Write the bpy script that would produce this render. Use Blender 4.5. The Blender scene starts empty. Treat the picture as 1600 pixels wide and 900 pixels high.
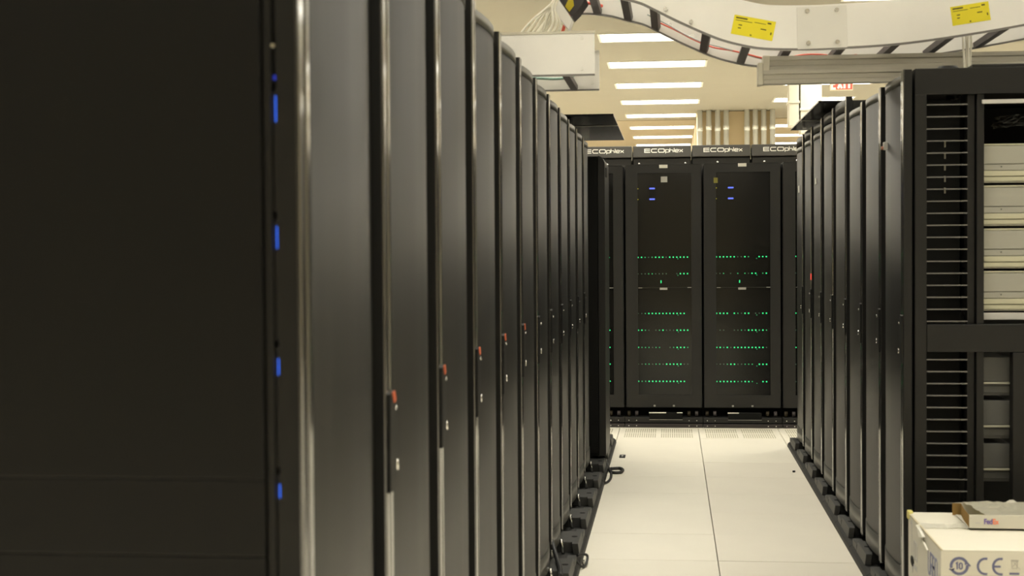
import bpy, bmesh, math, random
from mathutils import Vector, Matrix
random.seed(7)
sc = bpy.context.scene
C = sc.collection

# ------------------------------------------------------------------ camera
YAW, PITCH, ROLL, CAM_H = 0.1085, 0.0263, -0.0070, 1.4057
cy, sy, cp, sp = math.cos(YAW), math.sin(YAW), math.cos(PITCH), math.sin(PITCH)
fw = Vector((-sy*cp, cy*cp, -sp)); rt = Vector((cy, sy, 0)); up = rt.cross(fw)
cr, sr = math.cos(ROLL), math.sin(ROLL)
r2 = cr*rt + sr*up; u2 = -sr*rt + cr*up
cam_d = bpy.data.cameras.new('camera')
cam = bpy.data.objects.new('camera', cam_d); C.objects.link(cam)
m = Matrix((( r2.x, u2.x, -fw.x, 0), (r2.y, u2.y, -fw.y, 0), (r2.z, u2.z, -fw.z, CAM_H), (0, 0, 0, 1)))
cam.matrix_world = m
cam_d.sensor_width = 36.0; cam_d.lens = 51.57
cam_d.clip_start = 0.05; cam_d.clip_end = 200
cam_d.dof.use_dof = True; cam_d.dof.focus_distance = 11.4; cam_d.dof.aperture_fstop = 6.3
sc.camera = cam
# ------------------------------------------------------------------ world, exposure
w = bpy.data.worlds.new('world'); sc.world = w; w.use_nodes = True
w.node_tree.nodes['Background'].inputs[0].default_value = (1, .95, .85, 1)
w.node_tree.nodes['Background'].inputs[1].default_value = 0.02
sc.view_settings.view_transform = 'Standard'; sc.view_settings.look = 'None'
sc.view_settings.gamma = 1.0; sc.view_settings.use_curve_mapping = False
sc.view_settings.exposure = 0.95
LAMP = 3.8                       # glow of the ceiling light diffusers
LAMP_W = 10.5                    # light thrown down by each louvred ceiling light, watts
LAMP_SPREAD = 95                # degrees
LAMP_COLOUR = (1.0, .95, .825)

# ------------------------------------------------------------------ materials
MATS = {}
def mat(name, col, rough=.5, metal=0.0, spec=.5, emit=None, strength=0, noise=0, nscale=20, bump=0, bscale=200, stretch=None, aniso=0):
    if name in MATS: return MATS[name]
    a = bpy.data.materials.new(name); a.use_nodes = True
    nt = a.node_tree; b = nt.nodes['Principled BSDF']
    b.inputs['Base Color'].default_value = (*col, 1); b.inputs['Roughness'].default_value = rough
    b.inputs['Metallic'].default_value = metal; b.inputs['Specular IOR Level'].default_value = spec
    if emit:
        b.inputs['Emission Color'].default_value = (*emit, 1); b.inputs['Emission Strength'].default_value = strength
    if noise or bump:
        tc = nt.nodes.new('ShaderNodeTexCoord'); mp = nt.nodes.new('ShaderNodeMapping')
        nt.links.new(tc.outputs['Object'], mp.inputs['Vector'])
        if stretch: mp.inputs['Scale'].default_value = stretch
    if noise:
        n = nt.nodes.new('ShaderNodeTexNoise'); n.inputs['Scale'].default_value = nscale; n.inputs['Detail'].default_value = 4
        nt.links.new(mp.outputs['Vector'], n.inputs['Vector'])
        mx = nt.nodes.new('ShaderNodeMix'); mx.data_type = 'RGBA'
        mx.inputs[6].default_value = (*[c*(1-noise) for c in col], 1); mx.inputs[7].default_value = (*[min(1, c*(1+noise)) for c in col], 1)
        nt.links.new(n.outputs['Fac'], mx.inputs[0]); nt.links.new(mx.outputs[2], b.inputs['Base Color'])
    if bump:
        n = nt.nodes.new('ShaderNodeTexNoise'); n.inputs['Scale'].default_value = bscale
        nt.links.new(mp.outputs['Vector'], n.inputs['Vector'])
        bp = nt.nodes.new('ShaderNodeBump'); bp.inputs['Strength'].default_value = bump; bp.inputs['Distance'].default_value = .002
        nt.links.new(n.outputs['Fac'], bp.inputs['Height']); nt.links.new(bp.outputs['Normal'], b.inputs['Normal'])
    MATS[name] = a
    return a

def mat_mesh(name, col, dark, scale=160, rough=.48, spec=.30):
    """perforated sheet: tiny dark holes on painted metal"""
    a = mat(name, col, rough, 0, spec); nt = a.node_tree; b = nt.nodes['Principled BSDF']
    tc = nt.nodes.new('ShaderNodeTexCoord')
    v = nt.nodes.new('ShaderNodeTexVoronoi'); v.inputs['Scale'].default_value = scale; v.inputs['Randomness'].default_value = .05
    nt.links.new(tc.outputs['Object'], v.inputs['Vector'])
    rp = nt.nodes.new('ShaderNodeMapRange'); rp.inputs[1].default_value = .3; rp.inputs[2].default_value = .42
    nt.links.new(v.outputs['Distance'], rp.inputs[0])
    mx = nt.nodes.new('ShaderNodeMix'); mx.data_type = 'RGBA'
    mx.inputs[6].default_value = (*dark, 1); mx.inputs[7].default_value = (*col, 1)
    nt.links.new(rp.outputs[0], mx.inputs[0]); nt.links.new(mx.outputs[2], b.inputs['Base Color'])
    return a

M_PAINT = mat('black_paint', (.0085, .0083, .0076), .42, spec=.3, bump=.05, bscale=400)
M_SIDE = mat('side_panel_paint', (.010, .0096, .0085), .5, spec=.3, bump=.05, bscale=300)
M_BAR = mat('gloss_dark_bar', (.024, .023, .021), .2, spec=.85)
M_BAR.node_tree.nodes['Principled BSDF'].inputs['Coat Weight'].default_value = 1.0
M_BAR.node_tree.nodes['Principled BSDF'].inputs['Coat Roughness'].default_value = .12
M_BAR.node_tree.nodes['Principled BSDF'].inputs['Coat IOR'].default_value = 1.7
M_RIM = mat('pale_rim', (.075, .073, .064), .38)
M_SEAM = mat('seam_edge', (.035, .034, .030), .4)
M_TRIM = mat('grey_trim', (.020, .0195, .0178), .42, spec=.3)
M_BULGE = mat_mesh('perforated_grey', (.0115, .0113, .0106), (.005, .0049, .0045), 170)
M_DARK = mat('dark_interior', (.005, .005, .0045), .7, spec=.2)
M_HANDLE = mat('handle_black', (.007, .007, .0065), .5, spec=.25)
M_TIP = mat('orange_tip', (.55, .12, .05), .4)
M_CHROME = mat('bright_metal', (.75, .74, .7), .25, 1)
M_PAD = mat('cast_grey', (.034, .034, .031), .5, noise=.25, nscale=30, bump=.2, bscale=90)
M_PADD = mat('cast_dark', (.012, .0115, .0105), .6)
M_CAB = mat('back_cabinet_paint', (.021, .0205, .019), .5, spec=.4, noise=.1, nscale=8)
M_BMESH = mat_mesh('back_door_mesh', (.0085, .0083, .0077), (.005, .005, .0045), 220, .14, .5)
M_ALU = mat('white_aluminium', (.90, .89, .86), .4, .3, noise=.05, nscale=6)
M_ALU2 = mat('mill_aluminium', (.50, .48, .42), .45, .45, noise=.15, nscale=5, stretch=(1, 30, 30))
M_CREAM = mat('cream_plastic', (.62, .59, .49), .5)
M_RUNG = mat('shaded_rung', (.07, .058, .058), .5)  # aluminium rungs, coloured dark for the shade under the tray
M_YEL = mat('yellow_sticker', (.85, .74, .02), .5, noise=.04, nscale=15)
M_INK = mat('dark_ink', (.12, .10, .01), .6)
M_CEIL = mat('ceiling_white', (.36, .335, .265), .85, noise=.03, nscale=2)
M_CEIL2 = mat('ceiling_warm_light', (.44, .375, .26), .85)  # warmer, brighter light on the far ceiling, put into its colour
M_WALL = mat('wall_cream', (.42, .38, .28), .8, noise=.04, nscale=1.5)
M_PEACH = mat('wall_peach', (.55, .44, .27), .8, noise=.05, nscale=1.0)
M_FLOORB = mat('floor_void', (.12, .11, .09), .8)
M_CABLE_W = mat('white_cable', (.82, .79, .68), .5)
M_CABLE_K = mat('black_cable', (.02, .02, .02), .5)
M_CABLE_R = mat('red_cable', (.75, .12, .08), .5)
M_CABLE_G = mat('grey_cable', (.36, .40, .38), .5)
M_PAPER = mat('white_paper', (.8, .78, .7), .6)
M_TAGG = mat('grey_tag', (.42, .41, .38), .6)
M_STEEL = mat('galvanised', (.86, .86, .82), .35, .25, noise=.08, nscale=4)
M_BRASS = mat('brass_caster', (.05, .038, .02), .5, .3)
M_UNIT = mat('beige_chassis', (.27, .262, .22), .5, noise=.04, nscale=6)
M_UNIT2 = mat('straw_strip', (.38, .365, .26), .5)
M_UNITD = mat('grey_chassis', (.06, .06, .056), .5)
M_UNITL = mat('pale_lip', (.34, .33, .26), .4)
M_BARM = mat('slot_bar_metal', (.16, .155, .145), .4, .4)
M_CARTON = mat('white_carton', (.60, .575, .485), .7, noise=.04, nscale=9)
M_KRAFT = mat('kraft_card', (.42, .27, .085), .7, noise=.1, nscale=12)
M_BLUE_INK = mat('blue_grey_ink', (.13, .135, .23), .7)
M_PALE_INK = mat('pale_ink', (.45, .43, .47), .7)
M_GREY_INK = mat('grey_ink', (.40, .38, .33), .7)
M_PURPLE = mat('purple_ink', (.16, .10, .35), .6)
M_ORANGE = mat('orange_ink', (.90, .25, .14), .6)
M_WRAP = mat('crumpled_wrap', (.60, .58, .48), .3, noise=.15, nscale=20)
M_FILM = mat('dark_film', (.06, .058, .052), .25)
M_LET = mat('white_lettering', (.85, .84, .76), .5)
M_HEAD = mat('header_grey', (.055, .053, .048), .5)
M_CANOPY = mat('canopy_black', (.005, .005, .0055), .2, spec=.16)
M_EDGE = mat('rail_edge_shade', (.20, .19, .18), .5)  # flange shading along the rail bottoms, painted as grey strips
M_LAMP = mat('lamp_diffuser', (.9, .9, .9), .6, emit=LAMP_COLOUR, strength=LAMP)
M_LFRAME = mat('lamp_frame', (.8, .78, .7), .5)
M_GREEN = mat('led_green', (0, .05, .02), .4, emit=(.04, 1.0, .28), strength=.62)
M_GREEN2 = mat('led_green_mid', (0, .05, .02), .4, emit=(.06, .9, .28), strength=.3)
M_GREEN3 = mat('led_green_dim', (0.02, .03, .02), .4, emit=(.2, .5, .28), strength=.12)
M_BLUE = mat('led_blue', (0, 0, .1), .4, emit=(.03, .16, 1.0), strength=1.3)
M_BLUE2 = mat('led_blue_soft', (0, 0, .1), .4, emit=(.14, .20, 1.0), strength=.6)
M_YLED = mat('led_yellow', (.05, .05, 0), .4, emit=(.9, .8, .04), strength=.4)
M_RLED = mat('led_red', (.1, 0, 0), .4, emit=(1, .08, .05), strength=.6)
M_EXIT = mat('exit_letters_pale', (.5, .4, .3), .4, emit=(1.0, .78, .58), strength=.55)
M_EXITB = mat('exit_face_red', (.3, .04, .02), .5, emit=(1.0, .13, .08), strength=.45)
M_EXITW = mat('exit_back', (.8, .72, .55), .5)

def floor_mat():
    a = mat('floor_laminate', (.80, .76, .65), .38, 0, .4, noise=.05, nscale=3)
    return a
M_FLOOR = floor_mat()
M_FLOOR2 = mat('floor_laminate_grey', (.76, .715, .61), .38, 0, .4, noise=.05, nscale=3)
M_SLOT = mat('vent_slot_dark', (.42, .39, .29), .8)

# ------------------------------------------------------------------ mesh helpers
def box(bm, x0, x1, y0, y1, z0, z1, mi=0):
    v = [bm.verts.new(p) for p in ((x0,y0,z0),(x1,y0,z0),(x1,y1,z0),(x0,y1,z0),(x0,y0,z1),(x1,y0,z1),(x1,y1,z1),(x0,y1,z1))]
    for f in ((0,3,2,1),(4,5,6,7),(0,1,5,4),(1,2,6,5),(2,3,7,6),(3,0,4,7)):
        bm.faces.new([v[i] for i in f]).material_index = mi
def prism(bm, pts, axis, a0, a1, mi=0, smooth=False):
    """extrude the polygon pts (2D) along axis 'x','y','z' from a0 to a1; the 2D coordinates are the other two axes in order"""
    def P(p, a):
        return (a, p[0], p[1]) if axis == 'x' else (p[0], a, p[1]) if axis == 'y' else (p[0], p[1], a)
    A = [bm.verts.new(P(p, a0)) for p in pts]; B = [bm.verts.new(P(p, a1)) for p in pts]
    n = len(pts)
    for i in range(n):
        f = bm.faces.new((A[i], A[(i+1) % n], B[(i+1) % n], B[i])); f.material_index = mi; f.smooth = smooth
    bm.faces.new(A[::-1]).material_index = mi; bm.faces.new(B).material_index = mi
def cyl(bm, p0, p1, r, n=12, mi=0, r1=None):
    p0, p1 = Vector(p0), Vector(p1); d = (p1-p0).normalized()
    a = d.orthogonal().normalized(); b = d.cross(a); r1 = r if r1 is None else r1
    A = [bm.verts.new(p0 + r*(math.cos(t)*a + math.sin(t)*b)) for t in [2*math.pi*i/n for i in range(n)]]
    B = [bm.verts.new(p1 + r1*(math.cos(t)*a + math.sin(t)*b)) for t in [2*math.pi*i/n for i in range(n)]]
    for i in range(n):
        f = bm.faces.new((A[i], A[(i+1) % n], B[(i+1) % n], B[i])); f.smooth = True; f.material_index = mi
    bm.faces.new(A[::-1]).material_index = mi; bm.faces.new(B).material_index = mi
def smooth_path(pts, n=6):
    P = [Vector(p) for p in pts]; out = []
    for i in range(len(P)-1):
        p0 = P[max(0, i-1)]; p1 = P[i]; p2 = P[i+1]; p3 = P[min(len(P)-1, i+2)]
        for k in range(n):
            t = k/n
            out.append(.5*((2*p1) + (-p0+p2)*t + (2*p0-5*p1+4*p2-p3)*t*t + (-p0+3*p1-3*p2+p3)*t**3))
    out.append(P[-1]); return out
def tube(bm, pts, r, n=8, sm=6, mi=0):
    P = smooth_path(pts, sm) if sm else [Vector(p) for p in pts]
    rings = []; a = None
    for i, p in enumerate(P):
        d = (P[min(i+1, len(P)-1)] - P[max(i-1, 0)]).normalized()
        a = d.orthogonal().normalized() if a is None else (a - d*a.dot(d)).normalized()
        b = d.cross(a)
        rings.append([bm.verts.new(p + r*(math.cos(2*math.pi*k/n)*a + math.sin(2*math.pi*k/n)*b)) for k in range(n)])
    for A, B in zip(rings, rings[1:]):
        for k in range(n):
            f = bm.faces.new((A[k], A[(k+1) % n], B[(k+1) % n], B[k])); f.smooth = True; f.material_index = mi
    bm.faces.new(rings[0][::-1]); bm.faces.new(rings[-1])
def finish(bm, name, mats, bevel=0):
    bmesh.ops.recalc_face_normals(bm, faces=bm.faces)
    if bevel:
        es = [e for e in bm.edges if len(e.link_faces) == 2 and e.calc_face_angle(0) > .6]
        bmesh.ops.bevel(bm, geom=es, offset=bevel, segments=2, affect='EDGES', profile=.5)
    me = bpy.data.meshes.new(name); bm.to_mesh(me); bm.free()
    for mm in (mats if isinstance(mats, (list, tuple)) else [mats]): me.materials.append(mm)
    return me
def link(name, me, parent=None, loc=None):
    o = bpy.data.objects.new(name, me); C.objects.link(o)
    if parent: o.parent = parent
    if loc: o.location = loc
    return o
def obj(name, mats, build, parent=None, bevel=0, loc=None):
    bm = bmesh.new(); build(bm)
    return link(name, finish(bm, name, mats, bevel), parent, loc)
def bx(name, mt, dims, parent=None, bevel=0, loc=None):
    return obj(name, mt, lambda bm: box(bm, *dims), parent, bevel, loc)
def thing(name, label, cat, loc=(0, 0, 0), group=None, rotz=0):
    o = bpy.data.objects.new(name, None); C.objects.link(o); o.location = loc; o.rotation_euler = (0, 0, rotz)
    o.empty_display_size = .1
    o['label'] = label; o['category'] = cat
    if group: o['group'] = group
    return o
def tag(o, label, cat, group=None):
    o['label'] = label; o['category'] = cat
    if group: o['group'] = group
    return o
def struct(o): o['kind'] = 'structure'; return o
ORD = ['first', 'second', 'third', 'fourth', 'fifth', 'sixth', 'seventh', 'eighth', 'ninth', 'tenth', 'eleventh', 'twelfth', 'thirteenth', 'fourteenth', 'fifteenth', 'sixteenth', 'seventeenth']

def stroke(bm, pts, w, d=.001, closed=False, mi=0):
    """flat pen stroke in the local x (right) / z (up) plane, mitred at corners"""
    P = [Vector((p[0], p[1])) for p in pts]; n = len(P); L = []; R = []
    for i, p in enumerate(P):
        a = P[i-1] if (i > 0 or closed) else None; b = P[(i+1) % n] if (i < n-1 or closed) else None
        d1 = (p-a).normalized() if a is not None else None; d2 = (b-p).normalized() if b is not None else None
        if d1 is None: d1 = d2
        if d2 is None: d2 = d1
        n1 = Vector((-d1.y, d1.x)); n2 = Vector((-d2.y, d2.x)); mm = n1+n2
        mm = mm.normalized() if mm.length > 1e-6 else n1
        k = 1/max(.4, mm.dot(n1)); L.append(p+mm*w/2*k); R.append(p-mm*w/2*k)
    vl = [bm.verts.new((q.x, 0, q.y)) for q in L]; vr = [bm.verts.new((q.x, 0, q.y)) for q in R]
    vl2 = [bm.verts.new((q.x, d, q.y)) for q in L]; vr2 = [bm.verts.new((q.x, d, q.y)) for q in R]
    for i in range(n if closed else n-1):
        j = (i+1) % n
        for q in ((vl[i], vl[j], vr[j], vr[i]), (vl[i], vl2[i], vl2[j], vl[j]), (vr[i], vr[j], vr2[j], vr2[i])):
            bm.faces.new(q).material_index = mi
def arc(cx, cz, r, a0, a1, n=18, rz=None):
    rz = r if rz is None else rz
    return [(cx+r*math.cos(math.radians(a0+(a1-a0)*i/n)), cz+rz*math.sin(math.radians(a0+(a1-a0)*i/n))) for i in range(n+1)]

# ------------------------------------------------------------------ room shell
CEIL = 3.8; X0, X1, Y0, Y1 = -9.0, 9.0, -4.0, 40.0
TX0, TX1, TY0, TY1 = -1.0186, 1.4214, 5.398, 11.498      # tiled patch of raised floor that the photo shows
def floor_build(bm):
    box(bm, X0, TX0, Y0, Y1, -.06, 0); box(bm, TX1, X1, Y0, Y1, -.06, 0)
    box(bm, TX0, TX1, Y0, TY0, -.06, 0); box(bm, TX0, TX1, TY1, Y1, -.06, 0)
    box(bm, TX0, TX1, TY0, TY1, -.06, -.031, 1)
floor = struct(obj('floor', [M_FLOOR, M_FLOORB], floor_build))
tile_me = []
for mt in (M_FLOOR, M_FLOOR2):
    bm = bmesh.new(); g = .0022
    box(bm, g, .61-g, g*.8, .61-g*.8, -.030, 0)
    tile_me.append(finish(bm, 'floor_tile', mt, .001))
slot_bm = bmesh.new()
for gx in range(2):
    for gy in range(2):
        for i in range(15):
            xx = .05 + gx*.275 + i*.0162; yy = .04 + gy*.275
            box(slot_bm, xx, xx+.008, yy, yy+.235, -.002, .0006)
slot_me = finish(slot_bm, 'vent_slots', M_SLOT)
for i in range(4):
    for j in range(10):
        t = link('floor_tile', tile_me[1 if (i in (2, 3) and j < 7) else 0], floor, (TX0+.61*i, TY0+.61*j, random.uniform(-.0006, .0006)))
        if j == 9:
            s = link('vent_slots', slot_me, t); s['kind'] = 'stuff'
ceiling = struct(bx('ceiling', M_CEIL, (X0, X1, Y0, Y1, CEIL, CEIL+.1)))
struct(bx('trim_1', M_CEIL2, (X0, X1, 27.55, Y1, CEIL-.012, CEIL)))
struct(bx('wall_back', M_WALL, (X0, X1, Y1, Y1+.1, 0, CEIL)))
struct(bx('wall_front', M_WALL, (X0, X1, Y0-.1, Y0, 0, CEIL)))
struct(bx('wall_left', M_WALL, (X0-.1, X0, Y0, Y1, 0, CEIL)))
struct(bx('wall_right', M_WALL, (X1, X1+.1, Y0, Y1, 0, CEIL)))
struct(bx('wall_pillar', M_PEACH, (.46, 1.80, 25.95, Y1, 0, CEIL-.012)))

# ------------------------------------------------------------------ ceiling lights
def lamp_frame(bm):
    a, b = .61, .30; t = .03
    for (p, q, r, s) in ((-a-t, a+t, -b-t, -b), (-a-t, a+t, b, b+t), (-a-t, -a, -b, b), (a, a+t, -b, b)):
        box(bm, p, q, r, s, -.012, 0)
bm = bmesh.new(); lamp_frame(bm); lf_me = finish(bm, 'frame', M_LFRAME)
bm = bmesh.new(); box(bm, -.61, .61, -.30, .30, -.008, 0); ld_me = finish(bm, 'diffuser', M_LAMP)
lamp_d = bpy.data.lights.new('lamp', 'AREA'); lamp_d.shape = 'RECTANGLE'; lamp_d.size = 1.2; lamp_d.size_y = .58
lamp_d.energy = LAMP_W; lamp_d.color = LAMP_COLOUR; lamp_d.spread = math.radians(LAMP_SPREAD)
for k in range(-3, 4):
    for i in range(-7, 9):
        if (k, i) == (1, 4): continue
        x, y = -.176+2.455*k, 16.718+2.467*i
        if k == 0 and i >= 0:
            lab, g = f'white ceiling light panel over the aisle, {ORD[i]} of its row from the cable tray', 'ceiling lights above the aisle'
        elif k == 1 and 2 <= i <= 7:
            lab, g = f'white ceiling light panel in the row beyond the EXIT sign, {ORD[i-2]} from the camera', 'ceiling lights beyond the short rack row'
        else:
            lab, g = f'white ceiling light panel out of view, {ORD[i+7]} from the rear wall in column {ORD[k+3]}', 'ceiling lights out of view'
        if k == 1 and y > 25.9 and x-.64 < 1.8: x = max(x, 2.45)
        zc = CEIL-.013 if y > 27.5 else CEIL
        t = thing('ceiling_light', lab, 'light', (x, y, zc), g)
        link('frame', lf_me, t); link('diffuser', ld_me, t)
        lo = bpy.data.objects.new('lamp', lamp_d); C.objects.link(lo); lo.parent = t; lo.location = (0, 0, -.013)

# ------------------------------------------------------------------ rack with curved door
PROF = [(.03, -.022), (.085, -.012), (.14, -.006), (.2, -.001), (.3, .004), (.4, .003), (.45, .000), (.5, -.006), (.55, -.016), (.60, -.030)]
def door_profile(u):
    """how far the perforated door skin stands out at u along the door (smoothed table)"""
    for (a, b), (c, d) in zip(PROF, PROF[1:]):
        if a <= u <= c:
            return b+(d-b)*(u-a)/(c-a)
    return -.026
def skin(bm, s, z0, z1, off, u0=.085, u1=.588, n=18):
    us = [u0+(u1-u0)*i/n for i in range(n+1)]
    fr = [(s*(door_profile(u)+off), u) for u in us]
    poly = fr + [(s*-.032, u1), (s*-.032, u0)]
    A = [bm.verts.new((p[0], p[1], z0)) for p in poly]; B = [bm.verts.new((p[0], p[1], z1)) for p in poly]; k = len(poly)
    for i in range(k):
        f = bm.faces.new((A[i], A[(i+1) % k], B[(i+1) % k], B[i])); f.smooth = i < n
    bm.faces.new(A[::-1]); bm.faces.new(B)
BAR = [(.003, -.031), (.003, -.005), (.006, -.001), (.011, .000), (.030, .000), (.034, -.002), (.037, -.007), (.042, -.007), (.045, -.002), (.050, -.000), (.068, -.001), (.074, -.005), (.079, -.013), (.081, -.031)]
def rack_parts(s, top):
    """meshes of one rack for the row on side s (s=+1 opens towards +x)"""
    D = {}
    bm = bmesh.new(); box(bm, *sorted((s*-1.06, s*-.033)), .002, .598, .10, top-.02); D['cabinet'] = finish(bm, 'cabinet', M_SIDE, .004)
    bm = bmesh.new(); box(bm, *sorted((s*-1.0, s*-.05)), .02, .58, 0, .098); D['plinth'] = finish(bm, 'plinth', M_DARK)
    bm = bmesh.new(); box(bm, *sorted((s*-.0265, s*-.0215)), .003, .592, .10, top-.004); D['door'] = finish(bm, 'door', M_PAINT, .002)
    bm = bmesh.new(); prism(bm, [(s*v, u) for u, v in BAR], 'z', .09, top, smooth=False); D['edge_bar'] = finish(bm, 'edge_bar', M_BAR, 0)
    tall = top > 2.1; zt = top-.072 if tall else top-.012
    bm = bmesh.new(); skin(bm, s, .185, zt-.034, 0); D['mesh_panel'] = finish(bm, 'mesh_panel', M_BULGE)
    bm = bmesh.new(); skin(bm, s, zt-.033, zt, .002); D['top_rim'] = finish(bm, 'top_rim', M_RIM)
    if tall:
        bm = bmesh.new(); skin(bm, s, top-.064, top-.006, .002); D['top_cap'] = finish(bm, 'top_cap', M_TRIM)
    bm = bmesh.new(); box(bm, *sorted((s*-.0315, s*-.0035)), .0004, .0028, .10, top-.001); D['edge_plate'] = finish(bm, 'edge_plate', M_PAINT)
    bm = bmesh.new(); skin(bm, s, .095, .182, .003); D['bottom_trim'] = finish(bm, 'bottom_trim', M_RIM)
    bm = bmesh.new(); prism(bm, [(.005, .968), (.030, .968), (.073, 1.002), (.073, 1.128), (.050, 1.150), (.012, 1.146)], 'x', *sorted((s*-.001, s*.007)))
    D['handle'] = finish(bm, 'handle', M_HANDLE, .0015)
    bm = bmesh.new(); prism(bm, [(.026, 1.148), (.044, 1.150), (.054, 1.132), (.042, 1.128)], 'x', *sorted((s*.0066, s*.0092)))
    D['latch_tip'] = finish(bm, 'latch_tip', M_TIP)
    bm = bmesh.new(); cyl(bm, (s*.0055, .069, 1.022), (s*.0055, .069, 1.002), .004, 8); D['lock_button'] = finish(bm, 'lock_button', M_CHROME)
    bm = bmesh.new(); cyl(bm, (s*.006, .058, 1.118), (s*.0095, .058, 1.118), .0042, 8); D['latch_tip_silver'] = finish(bm, 'latch_rivet', M_CHROME)
    return D
def make_rack(D, loc, label, group, cabinet=True, handle=True, orange=True):
    t = thing('server_rack', label, 'server rack', loc, group)
    if cabinet: link('cabinet', D['cabinet'], t); link('plinth', D['plinth'], t)
    d = link('door', D['door'], t)
    for k in ('edge_bar', 'edge_plate', 'mesh_panel', 'top_rim', 'top_cap', 'bottom_trim'):
        if k in D: link(k, D[k], d)
    if handle:
        link('handle', D['handle'], d); link('lock_button', D['lock_button'], d); link('latch_rivet', D['latch_tip_silver'], d)
        if orange: link('latch_tip', D['latch_tip'], d)
    return t
XL, XR = -.511, .860
LY0, RY0 = 1.985, 5.602
DL = rack_parts(1, 2.06)
for k in range(1, 12):
    make_rack(DL, (XL, LY0+.6*k, 0), f'dark server rack with curved grey door, {ORD[k]} along the long row from the blue lights', 'racks of the long row', orange=k < 6)
# first rack of the long row: its side panel faces the camera
t0 = make_rack(DL, (XL, LY0, 0), 'dark server rack with a broad black side panel and four blue lights', 'racks of the long row', cabinet=False, handle=False)
bx('cabinet', M_SIDE, (-1.10, -.26, .022, .596, .10, 2.04), t0)
bx('plinth', M_DARK, (-1.0, -.06, .02, .58, 0, .098), t0)
SP = mat('side_panel_satin', (.006, .0059, .0054), .42, spec=.22, noise=.04, nscale=3)
for z0, z1 in ((1.0885, 2.05), (.9805, 1.0865), (.10, .9785)):
    bx('side_panel', SP, (-1.12, -.053, 0, .02, z0, z1), t0, .0015)
def seam(bm):
    box(bm, -1.11, -.056, .004, .018, .9780, .9810); 
bx('panel_seam', M_SEAM, (-1.11, -.056, .0035, .012, 1.0855, 1.0895), t0)
bx('panel_seam', M_SEAM, (-1.11, -.056, .0035, .012, .9777, .9813), t0)
bx('corner_post', M_PAINT, (-.051, -.0385, .004, .05, .10, 2.05), t0, .002)
bx('corner_post', M_PAINT, (-.049, -.040, .545, .59, .10, 2.05), t0)
bx('top_plate', M_PAINT, (-.26, -.036, .03, .59, 2.02, 2.04), t0)
bx('bottom_plate', M_PAINT, (-.26, -.036, .03, .59, .10, .14), t0)
zs = [1.813, 1.634, 1.455, 1.276, 1.098, .92]
leds = [None, (1.584, 1.622), (1.408, 1.441), (1.232, 1.257), (1.060, 1.081)]
for i in range(5):
    lab = ['black storage server with one dim blue speck, topmost in the big rack gap', 'black storage server with the largest blue light in the big rack gap',
           'black storage server with the second blue light down in the big rack gap', 'black storage server with the third blue light down in the big rack gap', 'black storage server with the lowest blue light in the big rack gap'][i]
    t = thing('storage_server', lab, 'server', (XL, LY0, 0), 'storage servers behind the first rack door')
    bx('chassis', M_PAINT, (-.255, -.052, .052, .54, zs[i+1]+.004, zs[i]-.004), t)
    bx('bezel', M_TRIM if i else M_DARK, (-.0535, -.0285 if i else -.034, .010, .54, zs[i+1]+.005, zs[i]-.005), t, .003)
    if leds[i]: bx('status_light', M_BLUE, (-.0345, -.0262, .006, .0105, *leds[i]), t, .002)
    else:
        bx('status_light', mat('led_blue_dim', (0, 0, .1), .4, emit=(.03, .08, 1.0), strength=.25), (-.036, -.031, .006, .0105, 1.643, 1.649), t)
        o = obj('screw', M_CHROME, lambda bm: cyl(bm, (-.0365, .004, 1.690), (-.0365, .011, 1.690), .003, 8), t)
        o = obj('screw', M_CHROME, lambda bm: cyl(bm, (-.0365, .004, 1.775), (-.0365, .011, 1.775), .003, 8), t)

# end cabinet of the long row, standing a little forward
t = thing('network_cabinet', 'narrow black cabinet standing forward at the far end of the long rack row', 'cabinet', (-.415, 9.215, 0))
def endcab(bm): box(bm, -1.0, -.045, 0, .60, .10, 1.985)
obj('cabinet', M_DARK, endcab, t, .004)
bx('plinth', M_DARK, (-.95, -.10, .03, .57, 0, .098), t)
def enddoor(bm):
    pts = [(-.043, .10), (0, .10), (0, 1.945), (-.012, 1.975), (-.043, 1.992)]
    prism(bm, pts, 'y', .0, .60)
dd = obj('door', M_TRIM, enddoor, t, .002)
bx('pull', M_HANDLE, (-.002, .006, .12, .2, 1.86, 1.92), dd, .002)
bx('side_skin', M_DARK, (-.90, -.046, -.006, 0, .12, 1.97), t, .001)

# ------------------------------------------------------------------ right-hand row
DRs = rack_parts(-1, 2.065); DRt = rack_parts(-1, 2.15)
racks_r = []
for k in range(1, 8):
    racks_r.append(make_rack(DRs if k < 3 else DRt, (XR, RY0+.602*k, 0), f'dark server rack with curved door, {ORD[k]} along the short row from the open frame', 'racks of the short row', orange=False))
t = make_rack(DRs, (XR, RY0, 0), 'open-sided server rack showing slot bars and beige equipment behind the white carton', 'racks of the short row', cabinet=False, orange=False)
R0 = t
def fr(name, mt, x0, x1, y0, y1, z0, z1, bev=.002): return bx(name, mt, (x0-XR, x1-XR, y0, y1, z0, z1), t, bev)
fr('frame_post', M_PAINT, .902, .945, 0, .05, .10, 1.97)
fr('frame_post', M_PAINT, .902, .945, .54, .596, .10, 1.97)
fr('inner_post', M_PAINT, 1.097, 1.125, .03, .08, .12, 1.97)
fr('inner_post', M_PAINT, 1.128, 1.155, .012, .06, .12, 1.97)
fr('frame_post', M_PAINT, 1.86, 1.90, 0, .05, .10, 1.97)
fr('frame_post', M_PAINT, 1.86, 1.90, .54, .596, .10, 1.97)
fr('top_beam', M_TRIM if 0 else M_PAINT, .902, 1.90, 0, .596, 1.97, 2.067)
fr('top_cap', M_PAINT, 1.11, 1.90, .002, .59, 2.0675, 2.079)
fr('middle_beam', M_PAINT, .9455, 1.90, -.002, .045, 1.012, 1.115)
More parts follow.
